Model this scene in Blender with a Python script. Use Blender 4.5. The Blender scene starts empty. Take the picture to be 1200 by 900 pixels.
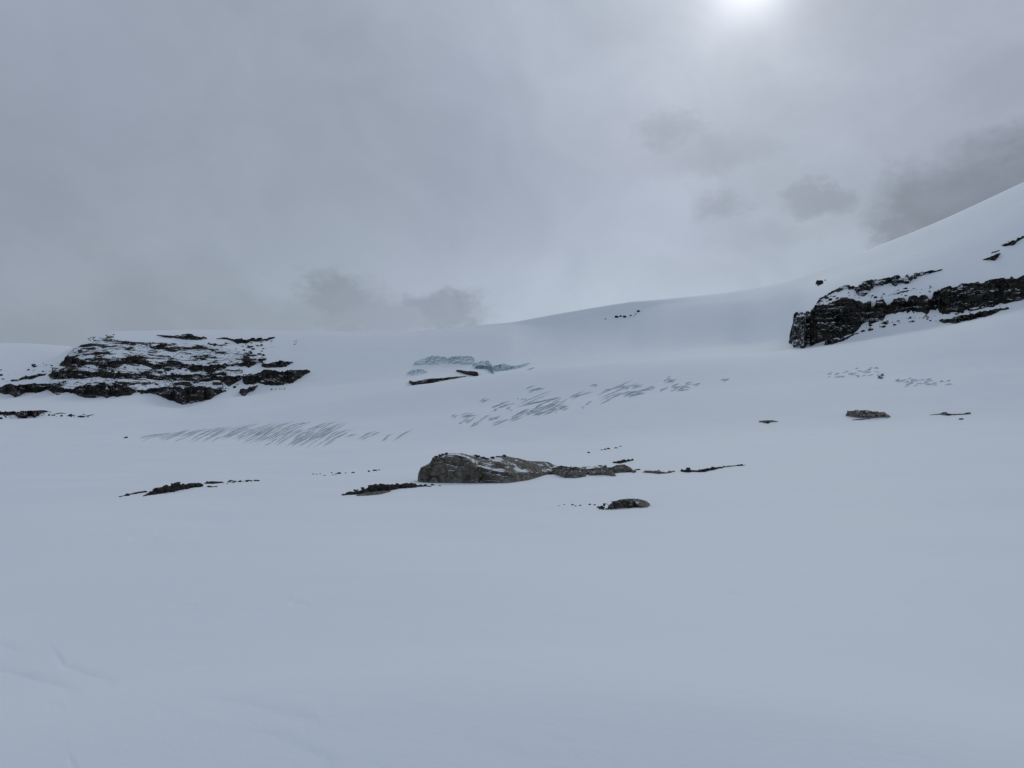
import bpy, bmesh, math, random
import numpy as np
from mathutils import Vector, Matrix

# ------------------------------------------------------------------ camera, sky, sun
F = 857.0                      # focal length for a 1200 px wide picture
PITCH = math.atan(40.0 / F)
CAMZ = 1.7
CP, SP = math.cos(PITCH), math.sin(PITCH)
scene = bpy.context.scene
col = scene.collection
cam_d = bpy.data.cameras.new('camera')
cam = bpy.data.objects.new('camera', cam_d)
col.objects.link(cam)
cam.location = (0, 0, CAMZ)
cam.rotation_euler = (math.pi / 2 + PITCH, 0, 0)
cam_d.sensor_width = 36.0
cam_d.lens = 36.0 * F / 1200.0
cam_d.clip_start = 0.1
cam_d.clip_end = 60000
scene.camera = cam
scene.cycles.max_bounces = 5
scene.cycles.diffuse_bounces = 2


def ray(x, y):
    """unit-free direction through a picture point (1200 x 900)"""
    v = 450.0 - np.asarray(y, float)
    dx = np.asarray(x, float) - 600.0
    return dx, F * CP - v * SP, F * SP + v * CP


def azel(x, y):
    dx, dy, dz = ray(x, y)
    return float(np.arctan2(dx, dy)), float(np.arctan2(dz, np.hypot(dx, dy)))


SUN_AZ, SUN_EL = azel(879, -28)

scene.view_settings.view_transform = 'Standard'
scene.view_settings.look = 'None'
scene.view_settings.exposure = 0.0
scene.view_settings.gamma = 1.0
scene.view_settings.use_curve_mapping = False

world = bpy.data.worlds.new('World')
scene.world = world
world.use_nodes = True
world.cycles.sampling_method = 'MANUAL'
world.cycles.sample_map_resolution = 512
wn, wl = world.node_tree.nodes, world.node_tree.links
wn.clear()


class NB:
    """small helper that wires math nodes"""
    def __init__(s, nodes, links):
        s.n, s.l = nodes, links

    def put(s, sock, v):
        if hasattr(v, 'is_linked') or hasattr(v, 'links'):
            s.l.new(v, sock)
        else:
            sock.default_value = v

    def m(s, op, a, b=None, c=None, clamp=False):
        nd = s.n.new('ShaderNodeMath'); nd.operation = op; nd.use_clamp = clamp
        s.put(nd.inputs[0], a)
        if b is not None: s.put(nd.inputs[1], b)
        if c is not None: s.put(nd.inputs[2], c)
        return nd.outputs[0]

    def vm(s, op, a, b=None):
        nd = s.n.new('ShaderNodeVectorMath'); nd.operation = op
        s.put(nd.inputs[0], a)
        if b is not None: s.put(nd.inputs[1], b)
        return nd.outputs['Value'] if op in ('DOT_PRODUCT', 'LENGTH') else nd.outputs[0]

    def scale(s, a, k):
        nd = s.n.new('ShaderNodeVectorMath'); nd.operation = 'SCALE'
        s.put(nd.inputs[0], a); s.put(nd.inputs['Scale'], k)
        return nd.outputs[0]

    def mix(s, f, a, b):
        nd = s.n.new('ShaderNodeMix'); nd.data_type = 'RGBA'
        s.put(nd.inputs['Factor'], f); s.put(nd.inputs['A'], a); s.put(nd.inputs['B'], b)
        return nd.outputs['Result']

    def noise(s, vec, scale, detail=4, rough=0.5, dist=0.0, out='Fac'):
        nd = s.n.new('ShaderNodeTexNoise')
        s.put(nd.inputs['Vector'], vec)
        nd.inputs['Scale'].default_value = scale
        nd.inputs['Detail'].default_value = detail
        nd.inputs['Roughness'].default_value = rough
        nd.inputs['Distortion'].default_value = dist
        return nd.outputs[out]

    def ss(s, v, lo, hi, a=0.0, b=1.0):
        nd = s.n.new('ShaderNodeMapRange'); nd.interpolation_type = 'SMOOTHSTEP'
        s.put(nd.inputs['Value'], v); s.put(nd.inputs['From Min'], lo); s.put(nd.inputs['From Max'], hi)
        s.put(nd.inputs['To Min'], a); s.put(nd.inputs['To Max'], b)
        return nd.outputs[0]


def build_sky():
    B = NB(wn, wl)
    out = wn.new('ShaderNodeOutputWorld'); bg = wn.new('ShaderNodeBackground')
    wl.new(bg.outputs[0], out.inputs[0])
    bg.inputs[1].default_value = 0.1
    sky = wn.new('ShaderNodeTexSky'); sky.sky_type = 'NISHITA'; sky.sun_disc = False
    sky.sun_elevation = SUN_EL; sky.sun_rotation = SUN_AZ
    sky.altitude = 2400
    tc = wn.new('ShaderNodeTexCoord')
    D = tc.outputs['Generated']
    sep = wn.new('ShaderNodeSeparateXYZ'); wl.new(D, sep.inputs[0])
    X, Y, Z = sep.outputs
    U = B.m('ARCTAN2', X, Y)
    V = B.m('ARCSINE', Z)
    # angle from the veiled sun
    sd = (math.sin(SUN_AZ) * math.cos(SUN_EL), math.cos(SUN_AZ) * math.cos(SUN_EL), math.sin(SUN_EL))
    ang = B.m('ARCCOSINE', B.m('MINIMUM', B.vm('DOT_PRODUCT', D, sd), 0.99999))

    def lobe(w, amp):
        q = B.m('DIVIDE', ang, w)
        return B.m('MULTIPLY', B.m('EXPONENT', B.m('MULTIPLY', B.m('MULTIPLY', q, q), -1.0)), amp)
    # wide soft structure of the overcast deck, drawn out along the wind
    Dw = B.vm('ADD', D, B.scale(B.vm('SUBTRACT', B.noise(D, 3.0, 2, 0.5, out='Color'), (0.5, 0.5, 0.5)), 0.25))
    rotn = wn.new('ShaderNodeVectorRotate'); rotn.rotation_type = 'Y_AXIS'; rotn.inputs['Angle'].default_value = -0.5
    wl.new(Dw, rotn.inputs['Vector'])
    big = B.noise(B.vm('MULTIPLY', rotn.outputs[0], (0.9, 1.0, 1.3)), 3.6, 3, 0.5)
    fine = B.noise(B.vm('MULTIPLY', rotn.outputs[0], (0.95, 1.0, 1.35)), 10.0, 4, 0.6)
    deck = B.m('ADD', B.m('MULTIPLY', B.m('SUBTRACT', big, 0.5), 0.34), B.m('MULTIPLY', B.m('SUBTRACT', fine, 0.5), 0.20))
    # overcast luminance: brighter upwards, brighter round the sun and low ahead
    zen = B.m('MULTIPLY', B.m('MAXIMUM', Z, 0.0), SKY['zen'])
    L = B.m('ADD', SKY['base'], zen)
    L = B.m('ADD', L, lobe(0.55, SKY['wide']))
    veil = B.m('ADD', lobe(0.26, 0.13), lobe(0.10, 0.13))
    veil = B.m('MULTIPLY', veil, B.m('ADD', 1.0, B.m('MULTIPLY', deck, 2.5)))
    veil = B.m('ADD', veil, lobe(0.042, 0.52))
    # bright low band ahead beneath the deck
    hb = B.m('MULTIPLY', B.m('EXPONENT', B.m('MULTIPLY', B.m('POWER', B.m('DIVIDE', B.m('SUBTRACT', V, 0.11), 0.12), 2.0), -1.0)),
             B.m('EXPONENT', B.m('MULTIPLY', B.m('POWER', B.m('DIVIDE', B.m('SUBTRACT', U, 0.12), 0.40), 2.0), -1.0)))
    L = B.m('ADD', L, B.m('MULTIPLY', hb, SKY['low']))
    L = B.m('MULTIPLY', L, B.m('ADD', 1.0, deck))
    # darker cloud scraps
    wob = B.noise(B.vm('MULTIPLY', D, (1.0, 1.0, 1.5)), 20.0, 5, 0.66, out='Color')
    ws = wn.new('ShaderNodeSeparateXYZ'); wl.new(wob, ws.inputs[0])
    Uw = B.m('ADD', U, B.m('MULTIPLY', B.m('SUBTRACT', ws.outputs[0], 0.5), 0.10))
    Vw = B.m('ADD', V, B.m('MULTIPLY', B.m('SUBTRACT', ws.outputs[1], 0.5), 0.07))
    tex = B.ss(fine, 0.34, 0.60, 0.78, 1.08)
    dark = None
    for (x, y, ax, ay, k, hard) in SKY['scraps']:
        u0, v0 = azel(x, y)
        qx = B.m('DIVIDE', B.m('SUBTRACT', Uw, u0), ax / F)
        qy = B.m('DIVIDE', B.m('SUBTRACT', Vw, v0), ay / F)
        d2 = B.m('SQRT', B.m('ADD', B.m('MULTIPLY', qx, qx), B.m('MULTIPLY', qy, qy)))
        g = B.ss(d2, 1.0 + 0.5 * (1 - hard), 0.9 * hard * 0.8, 0.0, k)
        dark = g if dark is None else B.m('MAXIMUM', dark, g)
    L = B.m('MULTIPLY', L, B.m('SUBTRACT', 1.0, B.m('MULTIPLY', dark, tex)))
    tint = wn.new('ShaderNodeCombineXYZ')
    # a little bluer/cooler low ahead, a little mauve where the deck is thick
    for i, v in enumerate(SKY['tint']): tint.inputs[i].default_value = v
    teal = B.m('ADD', B.m('MULTIPLY', hb, 0.6), B.ss(B.noise(D, 2.7, 1, 0.5), 0.36, 0.64, 0.2, 0.75), clamp=True)
    ctint = B.mix(teal, tint.outputs[0], SKY['tint2'] + (1,))
    c = B.scale(ctint, L)
    c = B.vm('ADD', c, B.scale((1.0, 0.995, 0.985), veil))
    c10 = B.scale(c, 10.0)                     # background strength is 0.1
    fin = B.mix(0.96, sky.outputs[0], c10)
    wl.new(fin, bg.inputs[0])


SKY = dict(base=0.295, zen=0.12, wide=0.075, low=0.165,
           tint=(0.895, 0.995, 1.225), tint2=(0.89, 1.02, 1.19),
           scraps=[(1122, 240, 86, 56, 0.40, 0.6), (1195, 205, 100, 50, 0.38, 0.5), (1080, 265, 52, 34, 0.34, 0.6),
                   (785, 156, 48, 22, 0.22, 0.35), (830, 184, 80, 24, 0.17, 0.25), (846, 240, 36, 18, 0.19, 0.35),
                   (958, 234, 42, 20, 0.22, 0.4), (900, 215, 90, 22, 0.06, 0.1), (1180, 85, 60, 44, 0.10, 0.2), (905, 275, 60, 16, 0.07, 0.2),
                   (400, 350, 52, 36, 0.25, 0.62), (518, 366, 60, 27, 0.29, 0.7), (460, 374, 120, 27, 0.22, 0.5),
                   (340, 374, 110, 28, 0.11, 0.3), (1010, -10, 110, 50, 0.12, 0.2)])
build_sky()

sun_d = bpy.data.lights.new('sun', 'SUN')
sun = bpy.data.objects.new('sun', sun_d)
col.objects.link(sun)
sun_d.energy = 0.45
sun_d.angle = math.radians(14)
sun_d.color = (1.0, 0.97, 0.92)
_sd = Vector((math.sin(SUN_AZ) * math.cos(SUN_EL), math.cos(SUN_AZ) * math.cos(SUN_EL), math.sin(SUN_EL)))
sun.rotation_euler = (-_sd).to_track_quat('-Z', 'Y').to_euler()
sun.location = (300, 500, 400)

# ------------------------------------------------------------------ numpy noise


def _hash(i, j, k, s):
    h = (i * 374761393 + j * 668265263 + k * 2147483647 + s * 974634777) & 0xFFFFFFFF
    h = ((h ^ (h >> 13)) * 1274126177) & 0xFFFFFFFF
    h = ((h ^ (h >> 16)) * 2246822519) & 0xFFFFFFFF
    return ((h ^ (h >> 15)) & 0xFFFFFF) / float(0xFFFFFF)


def vnoise(p, seed=0):
    """value noise in -1..1, p is (...,3)"""
    p = np.asarray(p, float)
    fl = np.floor(p); fr = p - fl
    i = fl.astype(np.int64)
    w = fr * fr * fr * (fr * (fr * 6 - 15) + 10)
    tot = 0
    for a in (0, 1):
        for b in (0, 1):
            for c in (0, 1):
                ww = (w[..., 0] if a else 1 - w[..., 0]) * (w[..., 1] if b else 1 - w[..., 1]) * (w[..., 2] if c else 1 - w[..., 2])
                tot = tot + ww * _hash(i[..., 0] + a, i[..., 1] + b, i[..., 2] + c, seed)
    return tot * 2 - 1


def fbm(p, octv=4, seed=0, gain=0.5):
    p = np.asarray(p, float)
    a, s, n = 1.0, 0, 0
    for o in range(octv):
        s = s + a * vnoise(p * (2.03 ** o) + 17.3 * o, seed + o)
        n += a; a *= gain
    return s / n


def cells(p, seed=0):
    """random value of the nearest jittered cell (blocky rock joints)"""
    p = np.asarray(p, float)
    base = np.floor(p).astype(np.int64)
    best = np.full(p.shape[:-1], 1e9); val = np.zeros(p.shape[:-1])
    for a in (-1, 0, 1):
        for b in (-1, 0, 1):
            for c in (-1, 0, 1):
                q = base + np.array([a, b, c])
                ox = _hash(q[..., 0], q[..., 1], q[..., 2], seed + 1)
                oy = _hash(q[..., 0], q[..., 1], q[..., 2], seed + 2)
                oz = _hash(q[..., 0], q[..., 1], q[..., 2], seed + 3)
                d = (q[..., 0] + ox - p[..., 0]) ** 2 + (q[..., 1] + oy - p[..., 1]) ** 2 + (q[..., 2] + oz - p[..., 2]) ** 2
                v = _hash(q[..., 0], q[..., 1], q[..., 2], seed + 4)
                m = d < best
                best = np.where(m, d, best); val = np.where(m, v, val)
    return val * 2 - 1


def facets(p, seed=0):
    """piecewise tilted planes with sunken joints, like fractured rock"""
    p = np.asarray(p, float)
    base = np.floor(p).astype(np.int64)
    b1 = np.full(p.shape[:-1], 1e9); b2 = b1.copy(); val = np.zeros(p.shape[:-1])
    for a in (-1, 0, 1):
        for b in (-1, 0, 1):
            for c in (-1, 0, 1):
                q = base + np.array([a, b, c])
                h = [_hash(q[..., 0], q[..., 1], q[..., 2], seed + i) for i in range(1, 7)]
                e = [p[..., i] - q[..., i] - h[i] for i in range(3)]
                d = np.sqrt(e[0] ** 2 + e[1] ** 2 + e[2] ** 2)
                v = (h[3] - 0.5) * 1.3 * e[0] + (h[4] - 0.5) * 1.3 * e[2] + (h[5] - 0.5) * 0.45
                m = d < b1
                b2 = np.where(m, b1, np.minimum(b2, d)); val = np.where(m, v, val); b1 = np.where(m, d, b1)
    return val - 0.22 * np.exp(-((b2 - b1) / 0.07) ** 2)


def n1(x, scale, seed, octv=3):
    x = np.asarray(x, float)
    return fbm(np.stack([x / scale, np.full_like(x, 0.37 + seed), np.full_like(x, 0.71)], -1), octv, seed)


# ------------------------------------------------------------------ materials


def new_mat(name):
    m = bpy.data.materials.new(name); m.use_nodes = True
    nt = m.node_tree
    nt.nodes.clear()
    out = nt.nodes.new('ShaderNodeOutputMaterial')
    p = nt.nodes.new('ShaderNodeBsdfPrincipled')
    nt.links.new(p.outputs[0], out.inputs[0])
    p.inputs['Specular IOR Level'].default_value = 0.12
    return m, NB(nt.nodes, nt.links), p


SNOW_A = (0.81, 0.870, 0.918, 1)
SNOW_B = (0.835, 0.885, 0.925, 1)


def bump(B, p, h, dist, strength=1.0):
    b = B.n.new('ShaderNodeBump')
    b.inputs['Distance'].default_value = dist
    b.inputs['Strength'].default_value = strength
    B.put(b.inputs['Height'], h)
    B.l.new(b.outputs[0], p.inputs['Normal'])


def snow_mat():
    m, B, p = new_mat('snow')
    tc = B.n.new('ShaderNodeTexCoord'); P = tc.outputs['Object']
    n = B.noise(P, 0.05, 2, 0.55)
    B.put(p.inputs['Base Color'], B.mix(B.ss(n, 0.3, 0.7), SNOW_A, SNOW_B))
    p.inputs['Roughness'].default_value = 0.75
    # wind-packed grain: fine grains, hand-sized ripples, long soft drifts
    rot = B.n.new('ShaderNodeVectorRotate'); rot.rotation_type = 'Z_AXIS'; rot.inputs['Angle'].default_value = 0.35
    B.put(rot.inputs['Vector'], P)
    st = B.vm('MULTIPLY', rot.outputs[0], (0.45, 1.6, 1.0))
    h1 = B.m('MULTIPLY', B.noise(P, 30.0, 1, 0.6), 0.0025)
    h2 = B.m('MULTIPLY', B.noise(st, 1.6, 3, 0.55), 0.018)
    h3 = B.m('MULTIPLY', B.noise(st, 0.12, 3, 0.55), 0.11)
    bump(B, p, B.m('ADD', B.m('ADD', h1, h2), h3), 1.0, 0.8)
    return m


def rock_mat(name, c1, c2, c3, unit, snow_thr, snow_amt, streak=0.5, bumpd=0.3, nzw=1.0, bed=0.0):
    """unit = metres of one small feature; snow lies where the stone faces up"""
    m, B, p = new_mat(name)
    tc = B.n.new('ShaderNodeTexCoord'); P = tc.outputs['Object']
    geo = B.n.new('ShaderNodeNewGeometry')
    a = B.noise(P, 0.16 / unit, 5, 0.6)
    s = B.vm('MULTIPLY', P, (1.0, 1.0, 0.16))
    b = B.noise(s, 0.7 / unit, 5, 0.65, 0.4)
    c = B.noise(P, 2.4 / unit, 4, 0.65)
    rgb = B.mix(B.ss(a, 0.35, 0.65), c1, c2)
    rgb = B.mix(B.m('MULTIPLY', B.ss(b, 0.42, 0.72), streak), rgb, c3)
    rgb = B.mix(B.ss(c, 0.52, 0.78, 0.0, 0.55), rgb, tuple(v * 0.35 for v in c1[:3]) + (1,))
    if bed:
        bd = B.noise(B.vm('MULTIPLY', P, (0.10, 0.10, 1.0)), 0.55 / unit, 4, 0.7)
        rgb = B.mix(B.ss(bd, 0.50, 0.66, 0.0, bed), rgb, c3)
    ns = B.n.new('ShaderNodeSeparateXYZ'); B.l.new(geo.outputs['True Normal'], ns.inputs[0])
    sn = B.noise(B.vm('MULTIPLY', P, (0.55, 0.55, 1.5 + 2.0 * bed)), 0.30 / unit, 6, 0.66, 0.3)
    v = B.m('ADD', B.m('MULTIPLY', ns.outputs[2], nzw), B.m('MULTIPLY', B.m('SUBTRACT', sn, 0.5), snow_amt))
    f = B.ss(v, snow_thr - 0.035, snow_thr + 0.035)
    B.put(p.inputs['Base Color'], B.mix(f, rgb, SNOW_A))
    p.inputs['Roughness'].default_value = 0.85
    h = B.m('ADD', B.m('MULTIPLY', c, 0.5), b)
    bump(B, p, h, bumpd * unit, 0.7)
    return m


def ice_mat(name, c1, c2, unit, snow_thr=0.62, drift=False):
    m, B, p = new_mat(name)
    tc = B.n.new('ShaderNodeTexCoord'); P = tc.outputs['Object']
    geo = B.n.new('ShaderNodeNewGeometry')
    ns = B.n.new('ShaderNodeSeparateXYZ'); B.l.new(geo.outputs['True Normal'], ns.inputs[0])
    a = B.noise(P, 0.3 / unit, 5, 0.6, 0.3)
    rgb = B.mix(B.ss(a, 0.3, 0.7), c1, c2)
    sn = B.noise(P, 0.5 / unit, 4, 0.6, 0.3)
    v = B.m('ADD', ns.outputs[2], B.m('MULTIPLY', B.m('SUBTRACT', sn, 0.5), 1.1))
    f = B.ss(v, snow_thr - 0.15, snow_thr + 0.15)
    if drift:                                           # snow drifted into the crack: per-vertex amount
        at_ = B.n.new('ShaderNodeAttribute'); at_.attribute_name = 'drift'
        f = B.m('MAXIMUM', f, at_.outputs['Fac'])
    B.put(p.inputs['Base Color'], B.mix(f, rgb, SNOW_A))
    p.inputs['Roughness'].default_value = 0.4
    bump(B, p, a, 0.2 * unit, 0.6)
    return m


M = {}
M['snow'] = snow_mat()
M['cliff_far'] = rock_mat('dark_banded_limestone', (0.016, 0.016, 0.018, 1), (0.036, 0.033, 0.030, 1), (0.085, 0.075, 0.062, 1), 4.0, 0.47, 2.3, 0.4, nzw=0.45, bed=0.5)
M['cliff_far_snowy'] = rock_mat('snow_plastered_limestone', (0.020, 0.019, 0.020, 1), (0.050, 0.045, 0.039, 1), (0.12, 0.106, 0.088, 1), 4.0, 0.33, 2.5, 0.5, nzw=0.5, bed=0.5)
M['cliff_far_dusted'] = rock_mat('snow_dusted_limestone', (0.015, 0.015, 0.016, 1), (0.036, 0.033, 0.029, 1), (0.10, 0.088, 0.072, 1), 4.3, 0.345, 3.0, 0.5, nzw=0.5, bed=0.35)
M['cliff_near'] = rock_mat('black_cliff_rock', (0.010, 0.011, 0.013, 1), (0.030, 0.028, 0.026, 1), (0.10, 0.089, 0.072, 1), 2.4, 0.50, 2.2, 0.5, bumpd=0.8, nzw=0.5, bed=0.55)
M['cliff_near_snowy'] = rock_mat('snow_plastered_black_rock', (0.012, 0.013, 0.015, 1), (0.028, 0.027, 0.025, 1), (0.08, 0.071, 0.057, 1), 2.4, 0.27, 2.5, 0.4, nzw=0.5, bed=0.4)
M['boulder'] = rock_mat('grey_brown_slab_rock', (0.075, 0.064, 0.051, 1), (0.185, 0.168, 0.142, 1), (0.30, 0.282, 0.247, 1), 0.8, 0.93, 1.35, 0.7, 0.9)
M['slab'] = rock_mat('grey_slab_rock', (0.10, 0.088, 0.073, 1), (0.24, 0.217, 0.182, 1), (0.36, 0.335, 0.29, 1), 0.5, 0.86, 1.2, 0.6, 0.7)
M['slab_snowy'] = rock_mat('snow_dusted_slab_rock', (0.06, 0.054, 0.046, 1), (0.16, 0.147, 0.126, 1), (0.28, 0.262, 0.23, 1), 0.45, 0.52, 2.0, 0.6, 0.7, nzw=0.6)
M['stone'] = rock_mat('dark_frost_broken_stone', (0.018, 0.018, 0.020, 1), (0.042, 0.039, 0.036, 1), (0.09, 0.083, 0.073, 1), 0.4, 1.02, 0.6, 0.4, 0.2)
M['ice'] = ice_mat('blue_grey_glacier_ice', (0.40, 0.52, 0.555, 1), (0.58, 0.68, 0.715, 1), 3.0, 0.66)
M['deep_ice'] = ice_mat('dark_glacier_ice', (0.12, 0.21, 0.235, 1), (0.26, 0.37, 0.40, 1), 2.0, 0.9)
M['crack'] = ice_mat('grey_crevasse_ice', (0.25, 0.31, 0.345, 1), (0.42, 0.49, 0.53, 1), 3.0, 0.70, True)

# ------------------------------------------------------------------ the snow terrain


def interp_pts(pts, az, smooth):
    """pts: list of (x,y) picture points -> slope as function of azimuth"""
    a = []; s = []
    for x, y in pts:
        dx, dy, dz = ray(x, y)
        a.append(float(np.arctan2(dx, dy))); s.append(float(dz / np.hypot(dx, dy)))
    g = np.linspace(-1.2, 1.2, 4801)
    v = np.interp(g, a, s)
    if smooth > 0:
        w = int(max(1, smooth / F / (g[1] - g[0])))
        k = np.exp(-0.5 * (np.arange(-3 * w, 3 * w + 1) / w) ** 2); k /= k.sum()
        v = np.convolve(np.pad(v, 3 * w, mode='edge'), k, mode='valid')
    return np.interp(az, g, v)


def interp_r(pts, az):
    a = [math.atan2((x - 600.0), F) for x, _ in pts]
    g = np.linspace(-1.2, 1.2, 2401)
    v = np.interp(g, a, [math.log(q) for _, q in pts])
    w = 8
    k = np.exp(-0.5 * (np.arange(-24, 25) / w) ** 2); k /= k.sum()
    v = np.convolve(np.pad(v, 24, mode='edge'), k, mode='valid')
    return np.interp(az, g, v)


BROW = [(-600, 512), (0, 500), (150, 494), (230, 488), (300, 479), (400, 465), (500, 450), (620, 434), (700, 426), (850, 416),
        (925, 413), (1000, 403), (1100, 388), (1200, 367), (1500, 335), (1800, 310)]
SKYL = [(-600, 450), (0, 440), (30, 433), (60, 421), (85, 407), (110, 394.5), (130, 388), (230, 386), (300, 387), (380, 389), (480, 388), (570, 380),
        (600, 377.5), (650, 368.5), (740, 354), (800, 348.5), (850, 343), (900, 335), (925, 330), (960, 317.5), (1040, 283),
        (1100, 258), (1200, 213), (1500, 110), (1800, 60)]
flat = lambda y, r: ([(0, y)], [(0, r)], 0)
ROWS = [
    flat(905, 3.6), flat(804, 7.0), flat(716, 15.0),
    ([(0, 642), (600, 646), (1200, 640)], [(0, 35)], 60),
    ([(0, 594), (600, 599), (1200, 588)], [(0, 80)], 60),
    ([(0, 566), (600, 567), (1200, 552)], [(0, 130)], 60),
    ([(0, 545), (600, 545), (1200, 522)], [(0, 200)], 60),
    ([(0, 526), (600, 523), (900, 508), (1200, 494)], [(0, 300)], 60),
    ([(0, 512), (200, 510), (300, 505), (600, 476), (800, 460), (1000, 448), (1200, 432)], [(0, 410)], 40),
    (BROW, [(0, 520)], 22),
    ([(x, y + 5) for x, y in BROW[:9]] + [(880, 416), (925, 409), (1000, 397), (1100, 380), (1200, 355), (1500, 325), (1800, 300)],
     [(0, 610), (860, 600), (930, 570)], 14),
    ([(-600, 480), (0, 475), (60, 473), (150, 474), (217, 479), (264, 466), (300, 464), (350, 456), (380, 453), (450, 445), (500, 440), (600, 429), (750, 415), (890, 404),
      (924, 398), (932, 372), (960, 355), (1000, 344), (1050, 337), (1102, 333), (1150, 328), (1200, 320), (1500, 290), (1800, 275)],
     [(0, 950), (740, 920), (860, 850), (935, 630)], 7),
    ([(-600, 455), (0, 443), (30, 436), (60, 424), (85, 410), (110, 398), (130, 391), (230, 389), (300, 390), (380, 391), (480, 391), (570, 384), (600, 380.5), (650, 379), (720, 370),
      (780, 357), (850, 353), (900, 347), (930, 336), (960, 325), (1000, 313), (1050, 299), (1100, 283), (1150, 266), (1200, 248), (1500, 150), (1800, 100)],
     [(0, 1250), (560, 1250), (610, 1259), (740, 1266), (790, 1225), (860, 1080), (1000, 800)], 5),
    (SKYL, [(0, 1305), (560, 1305), (600, 1275), (760, 1285), (860, 1260), (1000, 1060)], 3),
    ([(x, y + (9 if x > 70 else 6)) for x, y in SKYL], [(0, 1450), (860, 1500), (1000, 1300)], 4),
    ([(-600, 398), (0, 402.5), (40, 403.5), (85, 407.5), (110, 418), (150, 432), (600, 432), (900, 400), (1200, 330), (1800, 200)], [(0, 2500)], 4),
    ([(-600, 420), (0, 425), (600, 450), (900, 430), (1200, 380), (1800, 300)], [(0, 4200)], 10),
    ([(0, 492)], [(0, 20000)], 0),
]


def pchip(xk, yk, x):
    h = np.diff(xk); d = np.diff(yk) / h
    m = np.zeros_like(yk)
    w1 = 2 * h[1:] + h[:-1]; w2 = h[1:] + 2 * h[:-1]
    with np.errstate(divide='ignore', invalid='ignore'):
        hm = (w1 + w2) / (w1 / d[:-1] + w2 / d[1:])
    m[1:-1] = np.where(d[:-1] * d[1:] > 0, hm, 0)
    m[0] = d[0]; m[-1] = d[-1]
    k = np.clip(np.searchsorted(xk, x) - 1, 0, len(h) - 1)
    t = (x - xk[k]) / h[k]
    return ((1 + 2 * t) * (1 - t) ** 2 * yk[k] + t * (1 - t) ** 2 * h[k] * m[k] + t * t * (3 - 2 * t) * yk[k + 1] + t * t * (t - 1) * h[k] * m[k + 1])


def lr(a, b, step):
    n = max(2, int(round(math.log(b / a) / step)))
    return np.exp(np.linspace(math.log(a), math.log(b), n + 1))[:-1]


R = np.concatenate([[0.05, 0.4, 0.9, 1.5, 2.1, 2.7], lr(3.2, 30, 0.010), lr(30, 300, 0.014), lr(300, 900, 0.0085), lr(900, 1400, 0.0045), lr(1400, 2700, 0.02), lr(2700, 20000, 0.12), [20000]])
AZ = np.concatenate([np.linspace(-math.pi, -0.72, 60)[:-1], np.linspace(-0.72, 0.72, 1000), np.linspace(0.72, math.pi, 60)[1:]])


def lips(X, Y, az, r, Z):
    """low wind-crust lips and old soft track edges near the viewer"""
    dx = np.tan(np.clip(az, -1.3, 1.3))
    px = 600 + F * dx                                    # picture column of the vertex
    s = (Z - CAMZ) / np.maximum(r, .01)
    py = 490 - F * s / np.cos(np.clip(az, -1.3, 1.3))    # picture row of the vertex
    out = np.zeros_like(Z)
    for pts, h, wid in (([(225, 806), (262, 809), (300, 814), (340, 824), (372, 829), (392, 846)], 0.030, 10),
                        ([(285, 842), (330, 848), (368, 864), (398, 880), (440, 898)], 0.020, 9),
                        ([(-60, 735), (10, 748), (40, 756)], 0.022, 8),
                        ([(-40, 762), (0, 772), (30, 781), (110, 799)], 0.03, 8),
                        ([(62, 745), (85, 772), (120, 783), (150, 788)], 0.024, 7),
                        ([(190, 823), (225, 826)], 0.012, 5), ([(90, 870), (108, 898)], 0.014, 6),
                        ([(62, 816), (88, 818)], 0.012, 5),
                        ([(340, 701.5), (368, 702)], 0.03, 3), ([(845, 690.5), (868, 691)], 0.03, 3),
                        ([(830, 802), (874, 804)], 0.014, 4), ([(640, 856), (675, 860)], 0.012, 5), ([(860, 520), (861, 521)], 0, 3),
                        ([(200, 705), (240, 703)], 0.02, 3), ([(150, 628), (190, 626)], 0.03, 3)):
        xs = np.array([q[0] for q in pts], float); ys = np.array([q[1] for q in pts], float)
        m = (px > xs[0] - 5) & (px < xs[-1] + 5) & (np.abs(az) < 0.8) & (r < 60)
        if not m.any() or h == 0: continue
        qx, qy, qr = px[m], py[m], r[m]
        yl = np.interp(qx, xs, ys) + 2.2 * n1(qx, 30.0, int(xs[0]) % 50 + 3, 2)
        taper = np.clip((qx - xs[0]) / (0.25 * (xs[-1] - xs[0])), 0, 1) * np.clip((xs[-1] - qx) / (0.2 * (xs[-1] - xs[0])), 0, 1)
        d = (qy - yl) / wid                              # >0 nearer the viewer
        prof = np.where(d > 0, -np.exp(-d * 0.9) * (1 - np.exp(-d * d * 6)), np.exp(d * 0.5) * 0.35 * (1 - np.exp(-d * d * 6)))
        out[m] += prof * h * 0.6 * taper * taper * (3 - 2 * taper) * np.maximum(qr / 6.0, 0.7)
    return out


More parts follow.
